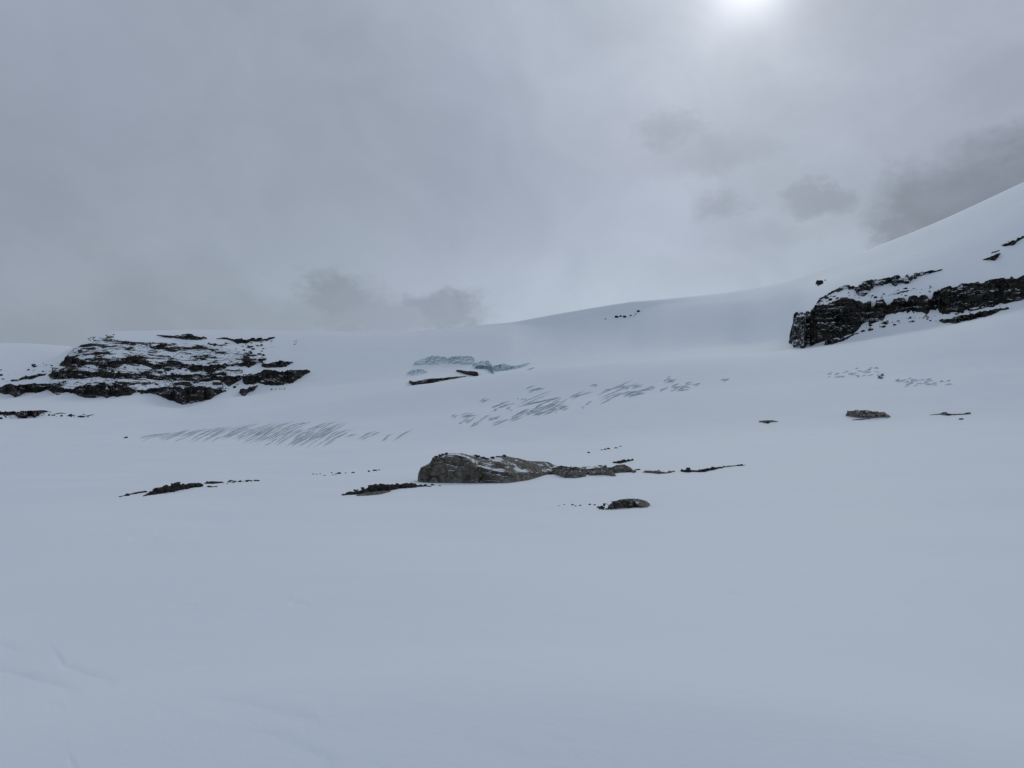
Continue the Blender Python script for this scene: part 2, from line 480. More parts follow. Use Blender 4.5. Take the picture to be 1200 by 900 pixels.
def build_terrain():
    azc = np.clip(AZ, -1.05, 1.05)
    S = np.stack([interp_pts(rw[0], azc, rw[2]) for rw in ROWS], 0)
    LR = np.stack([interp_r(rw[1], azc) for rw in ROWS], 0)
    Zg = np.zeros((len(AZ), len(R)))
    lR = np.log(R)
    for i in range(len(AZ)):
        lk = np.concatenate([[math.log(0.05), math.log(1.5)], LR[:, i]])
        rk = np.exp(LR[:, i])
        zk = np.concatenate([[0.0, -0.01], CAMZ + rk * S[:, i]])
        Zg[i] = pchip(lk, zk, lR)
    # blend left and right flanks round the back
    side = np.abs(AZ) > 1.05
    wr = np.clip(AZ / math.pi, -1, 1)
    iL = int(np.argmin(np.abs(AZ + 1.05))); iR = int(np.argmin(np.abs(AZ - 1.05)))
    for i in np.nonzero(side)[0]:
        t = (abs(AZ[i]) - 1.05) / (math.pi - 1.05) * 0.5
        t = t * t * (3 - 2 * t) * 1.0
        a, b = (iR, iL) if AZ[i] > 0 else (iL, iR)
        Zg[i] = Zg[a] * (1 - t) + Zg[b] * t
    rr, aa = np.meshgrid(R, AZ)
    X = rr * np.sin(aa); Y = rr * np.cos(aa)
    P = np.stack([X, Y, np.zeros_like(X)], -1)
    # soft wind drifts: growing with scale, tiny near the viewer
    und = 0.05 * fbm(P / 9.0 + 3, 2, 5) * np.clip((rr - 4) / 20, 0, 1) * np.exp(-rr / 300)
    und += 0.5 * fbm(P / 70.0, 3, 9) * np.clip((rr - 60) / 150, 0, 1)
    und += 1.6 * fbm(P / 190.0, 2, 12) * np.clip((rr - 500) / 400, 0, 1)
    und += 0.012 * fbm(P * np.array([0.8, 2.0, 1]) / 2.2, 2, 21) * np.exp(-rr / 25)
    Zg += und
    Zg += lips(X, Y, aa, rr, Zg)
    return X, Y, Zg


TX, TY, TZ = build_terrain()
CMX = np.maximum.accumulate((TZ - CAMZ) / R[None, :], axis=1)


def terrain_z(x, y):
    az = math.atan2(x, y); r = math.hypot(x, y)
    i = int(np.clip(np.searchsorted(AZ, az) - 1, 0, len(AZ) - 2)); j = int(np.clip(np.searchsorted(R, r) - 1, 0, len(R) - 2))
    t = (az - AZ[i]) / (AZ[i + 1] - AZ[i]); u = (r - R[j]) / (R[j + 1] - R[j])
    return float((TZ[i, j] * (1 - t) + TZ[i + 1, j] * t) * (1 - u) + (TZ[i, j + 1] * (1 - t) + TZ[i + 1, j + 1] * t) * u)


def hit(x, y):
    """distance at which the snow is seen in a picture point"""
    dx, dy, dz = ray(x, y)
    az = math.atan2(dx, dy); s = float(dz / math.hypot(dx, dy))
    i = int(np.clip(np.searchsorted(AZ, az) - 1, 0, len(AZ) - 2))
    t = (az - AZ[i]) / (AZ[i + 1] - AZ[i])
    c = CMX[i] * (1 - t) + CMX[i + 1] * t
    j = int(np.searchsorted(c, s))
    if j >= len(R): j = int(np.argmax(c[:-30]))
    if j == 0: return R[0]
    c0, c1 = c[j - 1], c[j]
    u = 0 if c1 <= c0 else min(1, max(0, (s - c0) / (c1 - c0)))
    return float(R[j - 1] + u * (R[j] - R[j - 1]))


def at(x, y, r):
    dx, dy, dz = ray(x, y)
    h = np.hypot(dx, dy)
    r = np.asarray(r, float)
    return np.stack([dx / h * r, dy / h * r, CAMZ + dz / h * r], -1)


def grid_mesh(name, V, mat, smooth=False, wrap=False):
    """V: (n, m, 3) grid -> mesh"""
    n, m = V.shape[:2]
    me = bpy.data.meshes.new(name)
    me.vertices.add(n * m)
    me.vertices.foreach_set('co', V.reshape(-1).astype(np.float32))
    idx = np.arange(n * m).reshape(n, m)
    a = idx[:-1, :-1].ravel(); b = idx[1:, :-1].ravel(); c = idx[1:, 1:].ravel(); d = idx[:-1, 1:].ravel()
    q = np.stack([a, b, c, d], 1)
    if wrap:
        q = np.concatenate([q, np.stack([idx[-1, :-1], idx[0, :-1], idx[0, 1:], idx[-1, 1:]], 1)])
    me.loops.add(q.size)
    me.loops.foreach_set('vertex_index', q.ravel().astype(np.int32))
    me.polygons.add(len(q))
    me.polygons.foreach_set('loop_start', np.arange(0, q.size, 4, dtype=np.int32))
    me.polygons.foreach_set('use_smooth', np.full(len(q), smooth))
    me.update(calc_edges=True)
    me.materials.append(mat)
    return me


V = np.stack([TX, TY, TZ], -1)[:, ::-1]
V = V[:-1]      # first and last azimuth coincide
ground = bpy.data.objects.new('snowfield', grid_mesh('snowfield', V, M['snow'], True, True))
ground['kind'] = 'structure'
col.objects.link(ground)

# ------------------------------------------------------------------ object helpers


def thing(name, label, cat, loc, group=None):
    o = bpy.data.objects.new(name, None)
    o.empty_display_size = 1.0
    o.location = loc
    o['label'] = label; o['category'] = cat
    if group: o['group'] = group
    col.objects.link(o)
    return o


def link(name, me, parent=None):
    o = bpy.data.objects.new(name, me)
    col.objects.link(o)
    if parent is not None:
        o.parent = parent
        o.matrix_parent_inverse = Matrix.Translation(-Vector(parent.location))
    return o


def foot(x, y):
    p = at(x, y, hit(x, y))
    return tuple(float(v) for v in p)


def band_mesh(name, top, bot, mat, cell=0.5, jag=1.0, lean=0.35, disp=0.5, block=5.0, seed=0, steps=3, jb=None, smooth=False, notch=0.0, layer=0.35):
    """A steep rock (or ice) face standing on the snow slope between two outlines. Real depth: the face leans back
    in broken steps from its foot on the snow, and a ledge runs from its top edge back into the slope."""
    tx = [q[0] for q in top]; bx = [q[0] for q in bot]
    x0, x1 = max(tx[0], bx[0]), min(tx[-1], bx[-1])
    n = max(6, int((x1 - x0) / cell))
    xs = np.linspace(x0, x1, n + 1)
    yt = np.interp(xs, tx, [q[1] for q in top]); yb = np.interp(xs, bx, [q[1] for q in bot])
    th0 = np.maximum(yb - yt, 0)
    amp = np.clip(th0 / 5.0, 0.15, 1.0)
    jb = jag if jb is None else jb
    yt = yt + jag * amp * (1.5 * n1(xs, 5.0, seed + 1, 4) + 0.8 * np.round(2.2 * n1(xs, 9.0, seed + 7)) / 2.2)
    yb = yb + jb * amp * (1.3 * n1(xs, 5.5, seed + 2) + 0.8 * n1(xs, 14.0, seed + 9))
    if notch:
        th = np.maximum(yb - yt, 0)
        a1 = np.clip((n1(xs, 10.0, seed + 11, 4) + 0.06) * 4.0, 0, 1)
        a2 = np.clip((n1(xs, 13.0, seed + 12, 4) + 0.10) * 3.5, 0, 1)
        yt = yt + th * notch * 0.6 * a1
        yb = yb - th * notch * 0.6 * a2
        cut = (n1(xs, 17.0, seed + 15, 4) > 0.36) & (th0 < 8) & (notch > 0.4)
        yt = np.where(cut, yb - 0.15 * (yb - yt), yt)
    yb = np.maximum(yb, yt + 0.12)
    end = np.clip(np.minimum(np.arange(n + 1), n - np.arange(n + 1)) / 3.0, 0.05, 1)
    mid = yb
    yt = mid - (mid - yt) * end
    rb = np.array([hit(x, y) for x, y in zip(xs, yb)])
    rt = np.array([hit(x, y) for x, y in zip(xs, yt)])
    rb = np.minimum(rb, rt)
    # keep neighbouring foot distances from leaping across brows
    k = 5
    rbm = np.array([np.median(rb[max(0, i - k):i + k + 1]) for i in range(len(rb))])
    rb = np.where(np.abs(rb - rbm) > 0.08 * rbm, rbm, rb)
    rt = np.clip(rt, rb, rb * 1.25)
    H = (yb - yt) / F * rb
    nv = max(3, int(np.max(yb - yt) / cell))
    rows = []
    pxm = rb / F
    for j in range(nv + 1):
        v = j / nv
        y = yb + (yt - yb) * v
        r = rb + lean * H * v
        p = at(xs, y, r)
        blk = cells(p / np.array([block, block, block * 0.75]), seed + 31)
        blk2 = cells(p / (block * 0.42), seed + 57)
        lay = vnoise(p / np.array([block * 6, block * 6, block * 0.5]), seed + 77)
        fb = fbm(p / (block * 0.5), 3, seed + 91)
        d = disp * block * (0.55 * blk + 0.30 * blk2 + layer * lay + 0.2 * fb) * min(1.0, 0.25 + 2.0 * v) * np.clip(H / (block * 0.8), 0.1, 1)
        st = 0
        if steps:
            st = lean * H * 0.9 * (np.floor(v * steps + 0.5 * n1(xs, 20.0, seed + 5)) / steps - v)
        rows.append(at(xs, y, np.maximum(r - d + st, rb * 0.97)))
    top_row = rows[-1]
    rt2 = np.hypot(top_row[:, 0], top_row[:, 1])
    back = at(xs, yt + 0.25, np.maximum(rt, rt2) + 1.5 * pxm)
    back2 = back.copy(); back2[:, 2] -= 4 * pxm
    rows += [back, back2]
    b = at(xs, yb, rb); b[:, 2] -= 2.5 * pxm; b[:, :2] *= 1.002
    rows.insert(0, b)
    Vv = np.stack(rows, 1)          # (x, row, 3)
    return grid_mesh(name, Vv[::-1], mat, smooth)


PROTO = {}


def rock_proto(k, seed):
    """angular frost-broken stones: hull of random points, a few split faces"""
    if (k, seed) in PROTO: return PROTO[(k, seed)]
    rnd = random.Random(seed * 77 + 5)
    bm = bmesh.new()
    for _ in range(15):
        v = Vector((rnd.gauss(0, 1), rnd.gauss(0, 1), rnd.gauss(0, 1))).normalized()
        v *= rnd.uniform(0.75, 1.0)
        # boxy: pull to slab faces
        v = Vector([max(-0.72, min(0.72, c)) for c in v]) * 1.2
        bm.verts.new((v.x * 0.5, v.y * 0.5, v.z * 0.5))
    r = bmesh.ops.convex_hull(bm, input=bm.verts)
    bmesh.ops.delete(bm, geom=[g for g in r['geom_interior'] if isinstance(g, bmesh.types.BMVert)], context='VERTS')
    me = bpy.data.meshes.new('rock')
    bm.to_mesh(me); bm.free()
    me.materials.append(M[k])
    PROTO[(k, seed)] = me
    return me


def put_rock(parent, x, y, wpx, hpx, k='stone', seed=0, yaw=None, tilt=0.25, depth=0.8, name='rock', rnd=random, r=None):
    r = hit(x, y) if r is None else r
    p = at(x, y, r)
    s = r / F
    o = bpy.data.objects.new(name, rock_proto(k, seed % 9))
    col.objects.link(o)
    yaw = rnd.uniform(-0.5, 0.5) if yaw is None else yaw
    w, h = wpx * s, hpx * s * 1.5
    loc = Vector((float(p[0]), float(p[1]), float(p[2]) + h * 0.18))
    rot = Matrix.Rotation(yaw, 4, 'Z') @ Matrix.Rotation(rnd.uniform(-tilt, tilt), 4, 'Y') @ Matrix.Rotation(rnd.uniform(-tilt, tilt), 4, 'X')
    mw = Matrix.Translation(loc) @ rot @ Matrix.Diagonal((w, w * depth, h, 1))
    if parent is not None:
        o.parent = parent
        o.matrix_parent_inverse = Matrix.Translation(-Vector(parent.location))
    o.matrix_basis = mw
    return o


def rubble(parent, top, bot, n, smin, smax, k='stone', seed=0, flatn=0.5, tilt=0.25, face=None, lean=0.6):
    """n single stones between two outlines"""
    rnd = random.Random(seed)
    x0, x1 = top[0][0], top[-1][0]
    for i in range(n):
        x = rnd.uniform(x0, x1)
        a = np.interp(x, [q[0] for q in top], [q[1] for q in top]); b = np.interp(x, [q[0] for q in bot], [q[1] for q in bot])
        y = rnd.uniform(min(a, b), max(a, b))
        w = smin + (smax - smin) * rnd.random() ** 2
        rr = None
        if face:                                        # lies on the broken face that rises from this foot line
            yf = float(np.interp(x, [q[0] for q in face], [q[1] for q in face]))
            rr = hit(x, yf)
            rr += (lean * (yf - y) - 0.35 * w) * rr / F
        put_rock(parent, x, y, w, w * flatn * rnd.uniform(0.7, 1.3), k, rnd.randrange(9), tilt=tilt, rnd=rnd, r=rr)


def specks(parent, zones, k, seed, name='rubble'):
    """uncountable small stones poking out of the snow, joined in one part"""
    rnd = random.Random(seed)
    vs, fs = [], []
    for (top, bot, n, smin, smax, flatn) in zones:
        tx, ty = [q[0] for q in top], [q[1] for q in top]
        bx, by = [q[0] for q in bot], [q[1] for q in bot]
        for i in range(n):
            x = rnd.uniform(tx[0], tx[-1])
            y = rnd.uniform(*sorted((float(np.interp(x, tx, ty)), float(np.interp(x, bx, by)))))
            r = hit(x, y); p = at(x, y, r); s = r / F
            w = (smin + (smax - smin) * rnd.random() ** 2.2) * s
            h = w * flatn * rnd.uniform(0.6, 1.4)
            me = rock_proto(k, rnd.randrange(9))
            mt = Matrix.Translation(Vector(p) + Vector((0, 0, h * 0.2))) @ Matrix.Rotation(rnd.uniform(-0.4, 0.4), 4, 'Z') @ Matrix.Rotation(rnd.uniform(-0.3, 0.15), 4, 'Y') @ Matrix.Diagonal((w, w * 0.8, h * 1.4, 1))
            o = len(vs)
            vs += [tuple(mt @ v.co) for v in me.vertices]
            fs += [tuple(o + q for q in f.vertices) for f in me.polygons]
    me = bpy.data.meshes.new(name)
    me.from_pydata(vs, [], fs); me.materials.append(M[k]); me.update()
    o = link(name, me, parent)
    o['kind'] = 'stuff'
    return o


# ------------------------------------------------------------------ left cliff
L = thing('rock_cliff', 'long dark banded rock cliff with snowy ledges below the flat white rim, at left', 'cliff', foot(180, 472))
LEFT = [
    ([(-40, 455), (0, 453), (8, 450), (60, 449), (80, 456), (93, 451), (117, 448), (142, 450), (160, 457)],
     [(-40, 458), (0, 460), (18, 467), (30, 460), (42, 463), (55, 456), (67, 463), (80, 460), (100, 466), (117, 467), (137, 467), (153, 464), (160, 460)]),
    ([(160, 457), (180, 455), (206, 452), (220, 453), (235, 452), (253, 455), (266, 457)],
     [(160, 460), (180, 463), (191, 465), (202, 470), (217, 475), (231, 471), (244, 470), (253, 464), (266, 458)]),
    ([(57, 438), (72, 434), (117, 435), (158, 437), (180, 439), (207, 438), (253, 440), (287, 440)],
     [(57, 441), (60, 445), (78, 446), (117, 443), (138, 447), (167, 443), (192, 447), (213, 446), (242, 449), (257, 446), (268, 453), (279, 447), (287, 443)]),
    ([(12, 445), (30, 441), (45, 437.5), (54, 438.5)], [(12, 446), (14, 447), (28, 446), (40, 444), (54, 440)]),
    ([(69, 425), (80, 415), (88, 419), (105, 418), (125, 422), (150, 418), (162, 415), (180, 427), (200, 424)],
     [(69, 430), (75, 433), (90, 432), (117, 432), (133, 433), (150, 428), (168, 431), (190, 434), (200, 430)]),
    ([(178, 428), (191, 421), (207, 423), (235, 427), (253, 427), (272, 426), (290, 422), (305, 419), (313, 421)],
     [(178, 432), (196, 436), (217, 433), (235, 436), (253, 437), (257, 432), (272, 431), (294, 432), (305, 426), (313, 422)]),
    ([(78, 416), (84, 411), (95, 404), (108, 401), (126, 394), (134, 393)],
     [(78, 418), (88, 413), (98, 410), (112, 404), (128, 398), (134, 395)]),
    ([(120, 401), (128, 399), (138, 400)], [(120, 404), (128, 405.5), (138, 402)]),
    ([(156, 405), (180, 403.5), (203, 403), (222, 404)], [(156, 408), (162, 412), (180, 414), (195, 412), (210, 407), (222, 405)]),
    ([(183, 392), (198, 393), (206, 393), (220, 391.5), (231, 392), (243, 396)], [(183, 393), (190, 394.5), (205, 397), (222, 398), (235, 399.5), (243, 397.5)]),
    ([(253, 396.5), (266, 394.5), (277, 397), (290, 396), (305, 396), (323, 394.5)], [(253, 397.5), (257, 398), (270, 399), (277, 404), (290, 405), (295, 401.5), (313, 400), (323, 395.5)]),
    ([(240, 404), (254, 403), (267, 404)], [(240, 405.5), (254, 406), (267, 405)]),
    ([(284, 440), (288, 438), (301, 436), (310, 433), (330, 434), (345, 433), (364, 433)],
     [(284, 446), (286, 451), (295, 452), (303, 449), (313, 453), (320, 451), (332, 452), (339, 452), (350, 444), (364, 436)]),
    ([(280, 456), (290, 454), (303, 451)], [(280, 460), (283, 463), (287, 464), (297, 458), (303, 452)]),
    ([(306, 424), (325, 422), (344, 424)], [(306, 429), (310, 431), (325, 431), (335, 430), (344, 425)]),
    ([(-30, 440), (-10, 434), (3, 432)], [(-30, 441), (-10, 437), (3, 434)]),
]
for i, (t, b) in enumerate(LEFT):
    link('rock_band', band_mesh('rock_band', t, b, M['cliff_far_snowy' if i in (7, 6) else 'cliff_far'], 0.45, 1.2, 0.4, 0.45, 8.0, 100 + 13 * i, 0, 1.2, notch=0.4 if i not in (0, 1, 2, 12, 13) else 0.2), L)
for i, (t, b) in enumerate([
    ([(76, 419), (84, 411), (95, 404), (112, 400), (130, 397), (160, 401), (222, 402), (250, 405), (280, 411), (313, 419)],
     [(76, 431), (110, 431), (150, 429), (200, 431), (253, 433), (300, 428), (313, 424)]),
    ([(58, 445), (120, 443), (200, 446), (262, 448)], [(58, 452), (90, 454), (120, 451), (160, 459), (200, 456), (262, 456)]),
    ([(60, 431), (120, 431), (200, 433), (285, 433)], [(60, 438), (120, 436), (200, 440), (285, 441)])]):
    link('rock_slope', band_mesh('rock_slope', t, b, M['cliff_far_dusted'], 0.5, 0.8, 1.9, 0.3, 7.0, 350 + 19 * i, 0, 0.8), L)
specks(L, [
    ([(85, 408), (160, 404), (270, 402)], [(85, 416), (160, 416), (270, 420)], 170, 1.2, 7.0, 0.45),
    ([(150, 404), (240, 404), (310, 408)], [(150, 420), (240, 424), (310, 421)], 90, 1.2, 6.0, 0.4),
    ([(100, 395), (134, 392)], [(100, 404), (134, 402)], 22, 1.2, 4.0, 0.5),
    ([(60, 430), (200, 431), (285, 432)], [(60, 436), (200, 440), (285, 441)], 70, 1.2, 6.0, 0.4),
    ([(60, 444), (200, 446), (280, 448)], [(60, 452), (200, 456), (280, 456)], 90, 1.2, 6.0, 0.45),
    ([(30, 428), (75, 424)], [(30, 442), (75, 440)], 30, 1.0, 5.0, 0.4),
    ([(-30, 440), (12, 440)], [(-30, 452), (12, 450)], 30, 1.0, 5.0, 0.4),
    ([(283, 402), (322, 399)], [(283, 413), (322, 408)], 30, 1.0, 5.0, 0.35),
    ([(343, 398), (349, 398)], [(343, 404), (349, 404)], 6, 1.0, 2.5, 0.5),
    ([(318, 454), (334, 454)], [(318, 457), (334, 457)], 9, 1.0, 3.0, 0.5),
    ([(160, 456), (200, 458)], [(160, 462), (200, 466)], 30, 1.0, 4.0, 0.5),
], 'cliff_far', 4)

Ls = thing('rock_cliff', 'low jagged strip of dark rock in the snow beneath the left cliff at picture edge', 'cliff', foot(40, 490))
for i, (t, b) in enumerate([
    ([(-40, 483), (0, 482), (15, 482), (30, 481), (58, 481)], [(-40, 486), (0, 487), (8, 489), (15, 487), (28, 491.5), (40, 490), (50, 486), (58, 482.5)]),
    ([(62, 485.5), (70, 483.5), (78, 484)], [(62, 486.5), (70, 485.5), (78, 484.8)]),
    ([(79, 486.5), (84, 485), (89, 486)], [(79, 488.5), (84, 489), (89, 487.5)]),
    ([(90, 487.5), (98, 486), (111, 485)], [(90, 488.5), (98, 490), (111, 486)])]):
    link('rock_band', band_mesh('rock_band', t, b, M['cliff_far'], 0.4, 1.0, 0.4, 0.45, 6.0, 400 + 17 * i, 0, notch=0.6), Ls)
specks(Ls, [([(0, 484), (60, 483)], [(0, 492), (60, 488)], 30, 1.0, 4.0, 0.5), ([(60, 485), (110, 486)], [(60, 488), (110, 490)], 18, 1.0, 3.0, 0.5)], 'cliff_far', 14)

# ------------------------------------------------------------------ right cliff
Rc = thing('rock_cliff', 'tall black rock cliff under the steep snow slope on the right', 'cliff', foot(1030, 392))
RIGHT = [
    ([(924, 398), (926, 389), (929, 379), (930, 369), (934, 364.5), (941, 362), (947, 364), (951, 368), (954, 372)],
     [(924, 402), (930, 407), (940, 408), (954, 408)]),
    ([(946, 374), (949, 366), (955, 357), (965, 357), (980, 352), (990, 347), (1003, 350), (1012, 355), (1022, 352)],
     [(946, 404), (951, 406), (958, 406), (968, 402), (985, 397), (1000, 391), (1008, 385), (1015, 380), (1022, 379)]),
    ([(966, 399), (985, 396), (1008, 389)], [(966, 405), (975, 404), (990, 399), (1008, 390.5)]),
    ([(1018, 353), (1030, 351), (1042, 351), (1065, 347), (1083, 345), (1103, 340)],
     [(1018, 380), (1030, 377), (1044, 374), (1056, 371), (1070, 368), (1080, 366), (1090, 371), (1103, 367)]),
    ([(1101, 338), (1110, 336), (1125, 333), (1149, 330), (1170, 326), (1192, 324), (1200, 322), (1280, 308), (1360, 300)],
     [(1101, 365), (1104, 369), (1125, 367), (1147, 363), (1170, 358), (1192, 353), (1200, 351), (1280, 338), (1360, 318)]),
    ([(1100, 374.5), (1115, 372), (1140, 366.5), (1165, 361), (1179, 361)], [(1100, 376), (1105, 378), (1120, 379), (1135, 377), (1155, 371), (1168, 366), (1179, 362)]),
    ([(956, 357), (960, 347), (969, 345), (975, 340), (985, 336.5), (1000, 333), (1007, 330), (1020, 328), (1035, 327), (1050, 323), (1065, 321), (1072, 318.5), (1085, 318), (1105, 315)],
     [(956, 358), (962, 353), (970, 347.5), (985, 341), (1000, 339), (1003, 345), (1012, 348), (1020, 342), (1032, 340), (1042, 335), (1047, 337), (1065, 333), (1070, 327), (1080, 326), (1090, 321), (1105, 316.5)]),
    ([(1040, 346), (1050, 342.5), (1066, 339.5)], [(1040, 347.5), (1050, 345), (1066, 341)]),
]
for i, (t, b) in enumerate(RIGHT):
    link('rock_band', band_mesh('rock_band', t, b, M['cliff_near_snowy' if i in (0, 6, 7) else 'cliff_near'], 0.4, 1.1, 0.4, 0.65, 5.0, 700 + 13 * i, 0, 0.9, notch={1: 0.1, 3: 0.45, 4: 0.12, 6: 0.6, 2: 0.5, 5: 0.4}.get(i, 0.15)), Rc)
specks(Rc, [
    ([(1010, 381), (1055, 374)], [(1010, 391), (1055, 382)], 24, 1.2, 6.5, 0.5),
    ([(960, 348), (1010, 341)], [(960, 357), (1010, 352)], 40, 1.2, 6.0, 0.45),
    ([(1010, 346), (1100, 332)], [(1010, 354), (1100, 342)], 30, 1.2, 5.0, 0.45),
    ([(1055, 371), (1100, 368)], [(1055, 378), (1100, 377)], 26, 1.0, 4.0, 0.5),
    ([(1120, 368), (1180, 358)], [(1120, 374), (1180, 363)], 24, 1.0, 5.0, 0.5),
    ([(926, 370), (955, 362)], [(926, 406), (955, 406)], 30, 1.5, 5.0, 0.5),
], 'cliff_near', 9)

Ru = thing('rock_outcrop', 'short broken dark ledge high on the right snow slope at the picture edge', 'rock outcrop', foot(1190, 287))
for i, (t, b) in enumerate([
    ([(1173, 287), (1185, 282), (1191, 279), (1200, 275.5), (1235, 262)], [(1173, 288), (1178, 289), (1186, 288), (1192, 284), (1200, 280), (1235, 266)])]):
    link('rock_band', band_mesh('rock_band', t, b, M['cliff_near'], 0.4, 0.8, 0.4, 0.45, 4.0, 900, 0, notch=0.5), Ru)
specks(Ru, [([(1180, 283), (1200, 277)], [(1180, 288), (1200, 281)], 12, 1.0, 3.5, 0.5)], 'cliff_near', 19)
Rv = thing('rock_outcrop', 'small dark broken rock patch just below the high ledge on right slope', 'rock outcrop', foot(1163, 305))
link('rock_band', band_mesh('rock_band', [(1151, 304), (1158, 302), (1165, 299), (1173, 296)], [(1151, 304.6), (1158, 305), (1166, 305.5), (1173, 296.8)], M['cliff_near'], 0.4, 0.7, 0.4, 0.6, 4.0, 931, 2), Rv)
link('rock_band', band_mesh('rock_band', [(1161, 296), (1166, 294), (1172, 292.5)], [(1161, 297), (1166, 296), (1172, 293.5)], M['cliff_near'], 0.4, 0.3, 0.4, 0.5, 4.0, 951, 1), Rv)

Rn = thing('boulder', 'small lone dark boulder high in the snow above the nose of the right cliff', 'boulder', foot(960, 334))
for k_, (x, y, w, h) in enumerate([(957.5, 333, 4, 5), (960.5, 334, 5, 5), (963.5, 332.5, 3.5, 5.5), (960, 331, 6, 3), (967, 329, 1.6, 1.5)]):
    put_rock(Rn, x, y, w, h, 'cliff_near', k_, rnd=random.Random(k_))

# ------------------------------------------------------------------ ice cliff and the rock under it
Ic = thing('ice_cliff', 'broken pale blue glacier ice wall in the middle of the white slope', 'ice', foot(545, 440))
ICE = [
    ([(484, 427), (489, 421.5), (500, 418.5), (512, 416), (525, 418.5), (538, 416.5), (550, 416.5), (556, 420)], [(484, 428), (489, 428), (500, 427.5), (512, 428.5), (525, 427), (540, 427), (552, 428), (556, 425)], 'ice'),
    ([(476, 437), (484, 433), (492, 432), (501, 435)], [(476, 438), (484, 440), (492, 439.5), (501, 437)], 'ice'),
    ([(553, 426), (563, 423), (573, 423), (578, 430)], [(553, 428), (560, 432), (570, 430), (578, 434)], 'ice'),
    ([(556, 430), (563, 427.5), (571, 429), (576, 433), (579, 437)], [(556, 432), (563, 432.5), (571, 433), (576, 437), (579, 438.5)], 'deep_ice'),
    ([(577, 428), (590, 426), (600, 429), (612, 427), (621, 425)], [(577, 434.5), (585, 435), (598, 433.5), (606, 432.5), (614, 430), (621, 425.8)], 'ice'),
    ([(617, 433), (622, 431), (627, 430)], [(617, 434), (622, 433), (627, 431)], 'ice'),
]
for i, (t, b, k) in enumerate(ICE):
    link('ice_wall', band_mesh('ice_wall', t, b, M[k], 0.4, 0.9, 1.0, 0.35, 8.0, 1200 + 11 * i, 0, 0.5, notch=0.12), Ic)
Im = thing('rock_outcrop', 'long narrow black rock ledge under the blue ice wall', 'rock outcrop', foot(490, 451))
link('rock_band', band_mesh('rock_band', [(479, 445.5), (485, 447), (495, 445), (508, 443.5), (520, 443), (530, 441.5), (547, 440.5)],
                            [(479, 448), (483, 451.5), (495, 450), (508, 448.5), (520, 446), (532, 444), (547, 441.3)], M['cliff_far'], 0.4, 0.45, 0.35, 0.5, 6.0, 1401, 2, 0.25), Im)
In_ = thing('rock_outcrop', 'short black rock ledge close beneath the dark arch of the blue ice wall', 'rock outcrop', foot(550, 438))
link('rock_band', band_mesh('rock_band', [(534, 433.5), (540, 433.5), (548, 435), (556, 435), (561, 436)], [(534, 435), (540, 437), (548, 439.5), (556, 441), (561, 440)], M['cliff_far'], 0.4, 0.4, 0.35, 0.5, 6.0, 1431, 2, 0.25), In_)

# ------------------------------------------------------------------ crevasse fields


def crack_mesh(pts, w, seed, mat):
    """one open crevasse: its uphill ice wall stands above the lower lip and runs out at both ends"""
    xs0 = [q[0] for q in pts]; ys0 = [q[1] for q in pts]
    n = max(8, int((xs0[-1] - xs0[0]) / 1.4))
    xs = np.linspace(xs0[0], xs0[-1], n + 1)
    t = np.linspace(0, 1, n + 1)
    y = np.interp(xs, xs0, ys0) + 0.7 * n1(xs, 7.0, seed)
    prof = np.minimum(1, np.minimum(t * 5, (1 - t) * 4)) * (0.75 + 0.55 * n1(xs, 5.0, seed + 3))
    hgt = np.clip(w * prof, 0.05, None)
    rb = np.array([hit(a, b) for a, b in zip(xs, y + 0.3)])
    rows = []
    s = rb / F
    b0 = at(xs, y + 0.3, rb + 1.0 * s); b0[:, 2] -= 2 * s
    rows.append(b0)
    rows.append(at(xs, y + 0.3, rb))
    rows.append(at(xs, y - hgt * 0.5, rb + 0.5 * hgt * s))
    rows.append(at(xs, y - hgt * 0.95, rb + 1.0 * hgt * s))
    rt = np.array([hit(a, b) for a, b in zip(xs, y - hgt)])
    rt = np.clip(rt, rb, rb * 1.06)
    rows.append(at(xs, y - hgt, np.maximum(rt, rb + 2 * hgt * s) + 1 * s))
    e = rows[-1].copy(); e[:, 2] -= 3 * s
    rows.append(e)
    me = grid_mesh('crevasse', np.stack(rows, 1)[::-1], mat, True)
    rs = random.Random(seed)
    base = rs.uniform(0.0, 0.32)
    along = base + (1 - base) * np.clip(1 - np.minimum(t * 3.5, (1 - t) * 2.5), 0, 1) + 0.35 * np.clip(n1(xs, 6.0, seed + 8), 0, 1)
    col_ = np.stack([along, along, along * 0.9, along + 0.12, along + 0.55, along + 0.6], 1)
    col_ = np.clip(col_, 0, 1)[::-1]
    at_ = me.attributes.new('drift', 'FLOAT', 'POINT')
    at_.data.foreach_set('value', col_.ravel().astype(np.float32))
    return me


def crack(parent, pts, w, seed):
    link('crevasse', crack_mesh(pts, w, seed, M['crack']), parent)


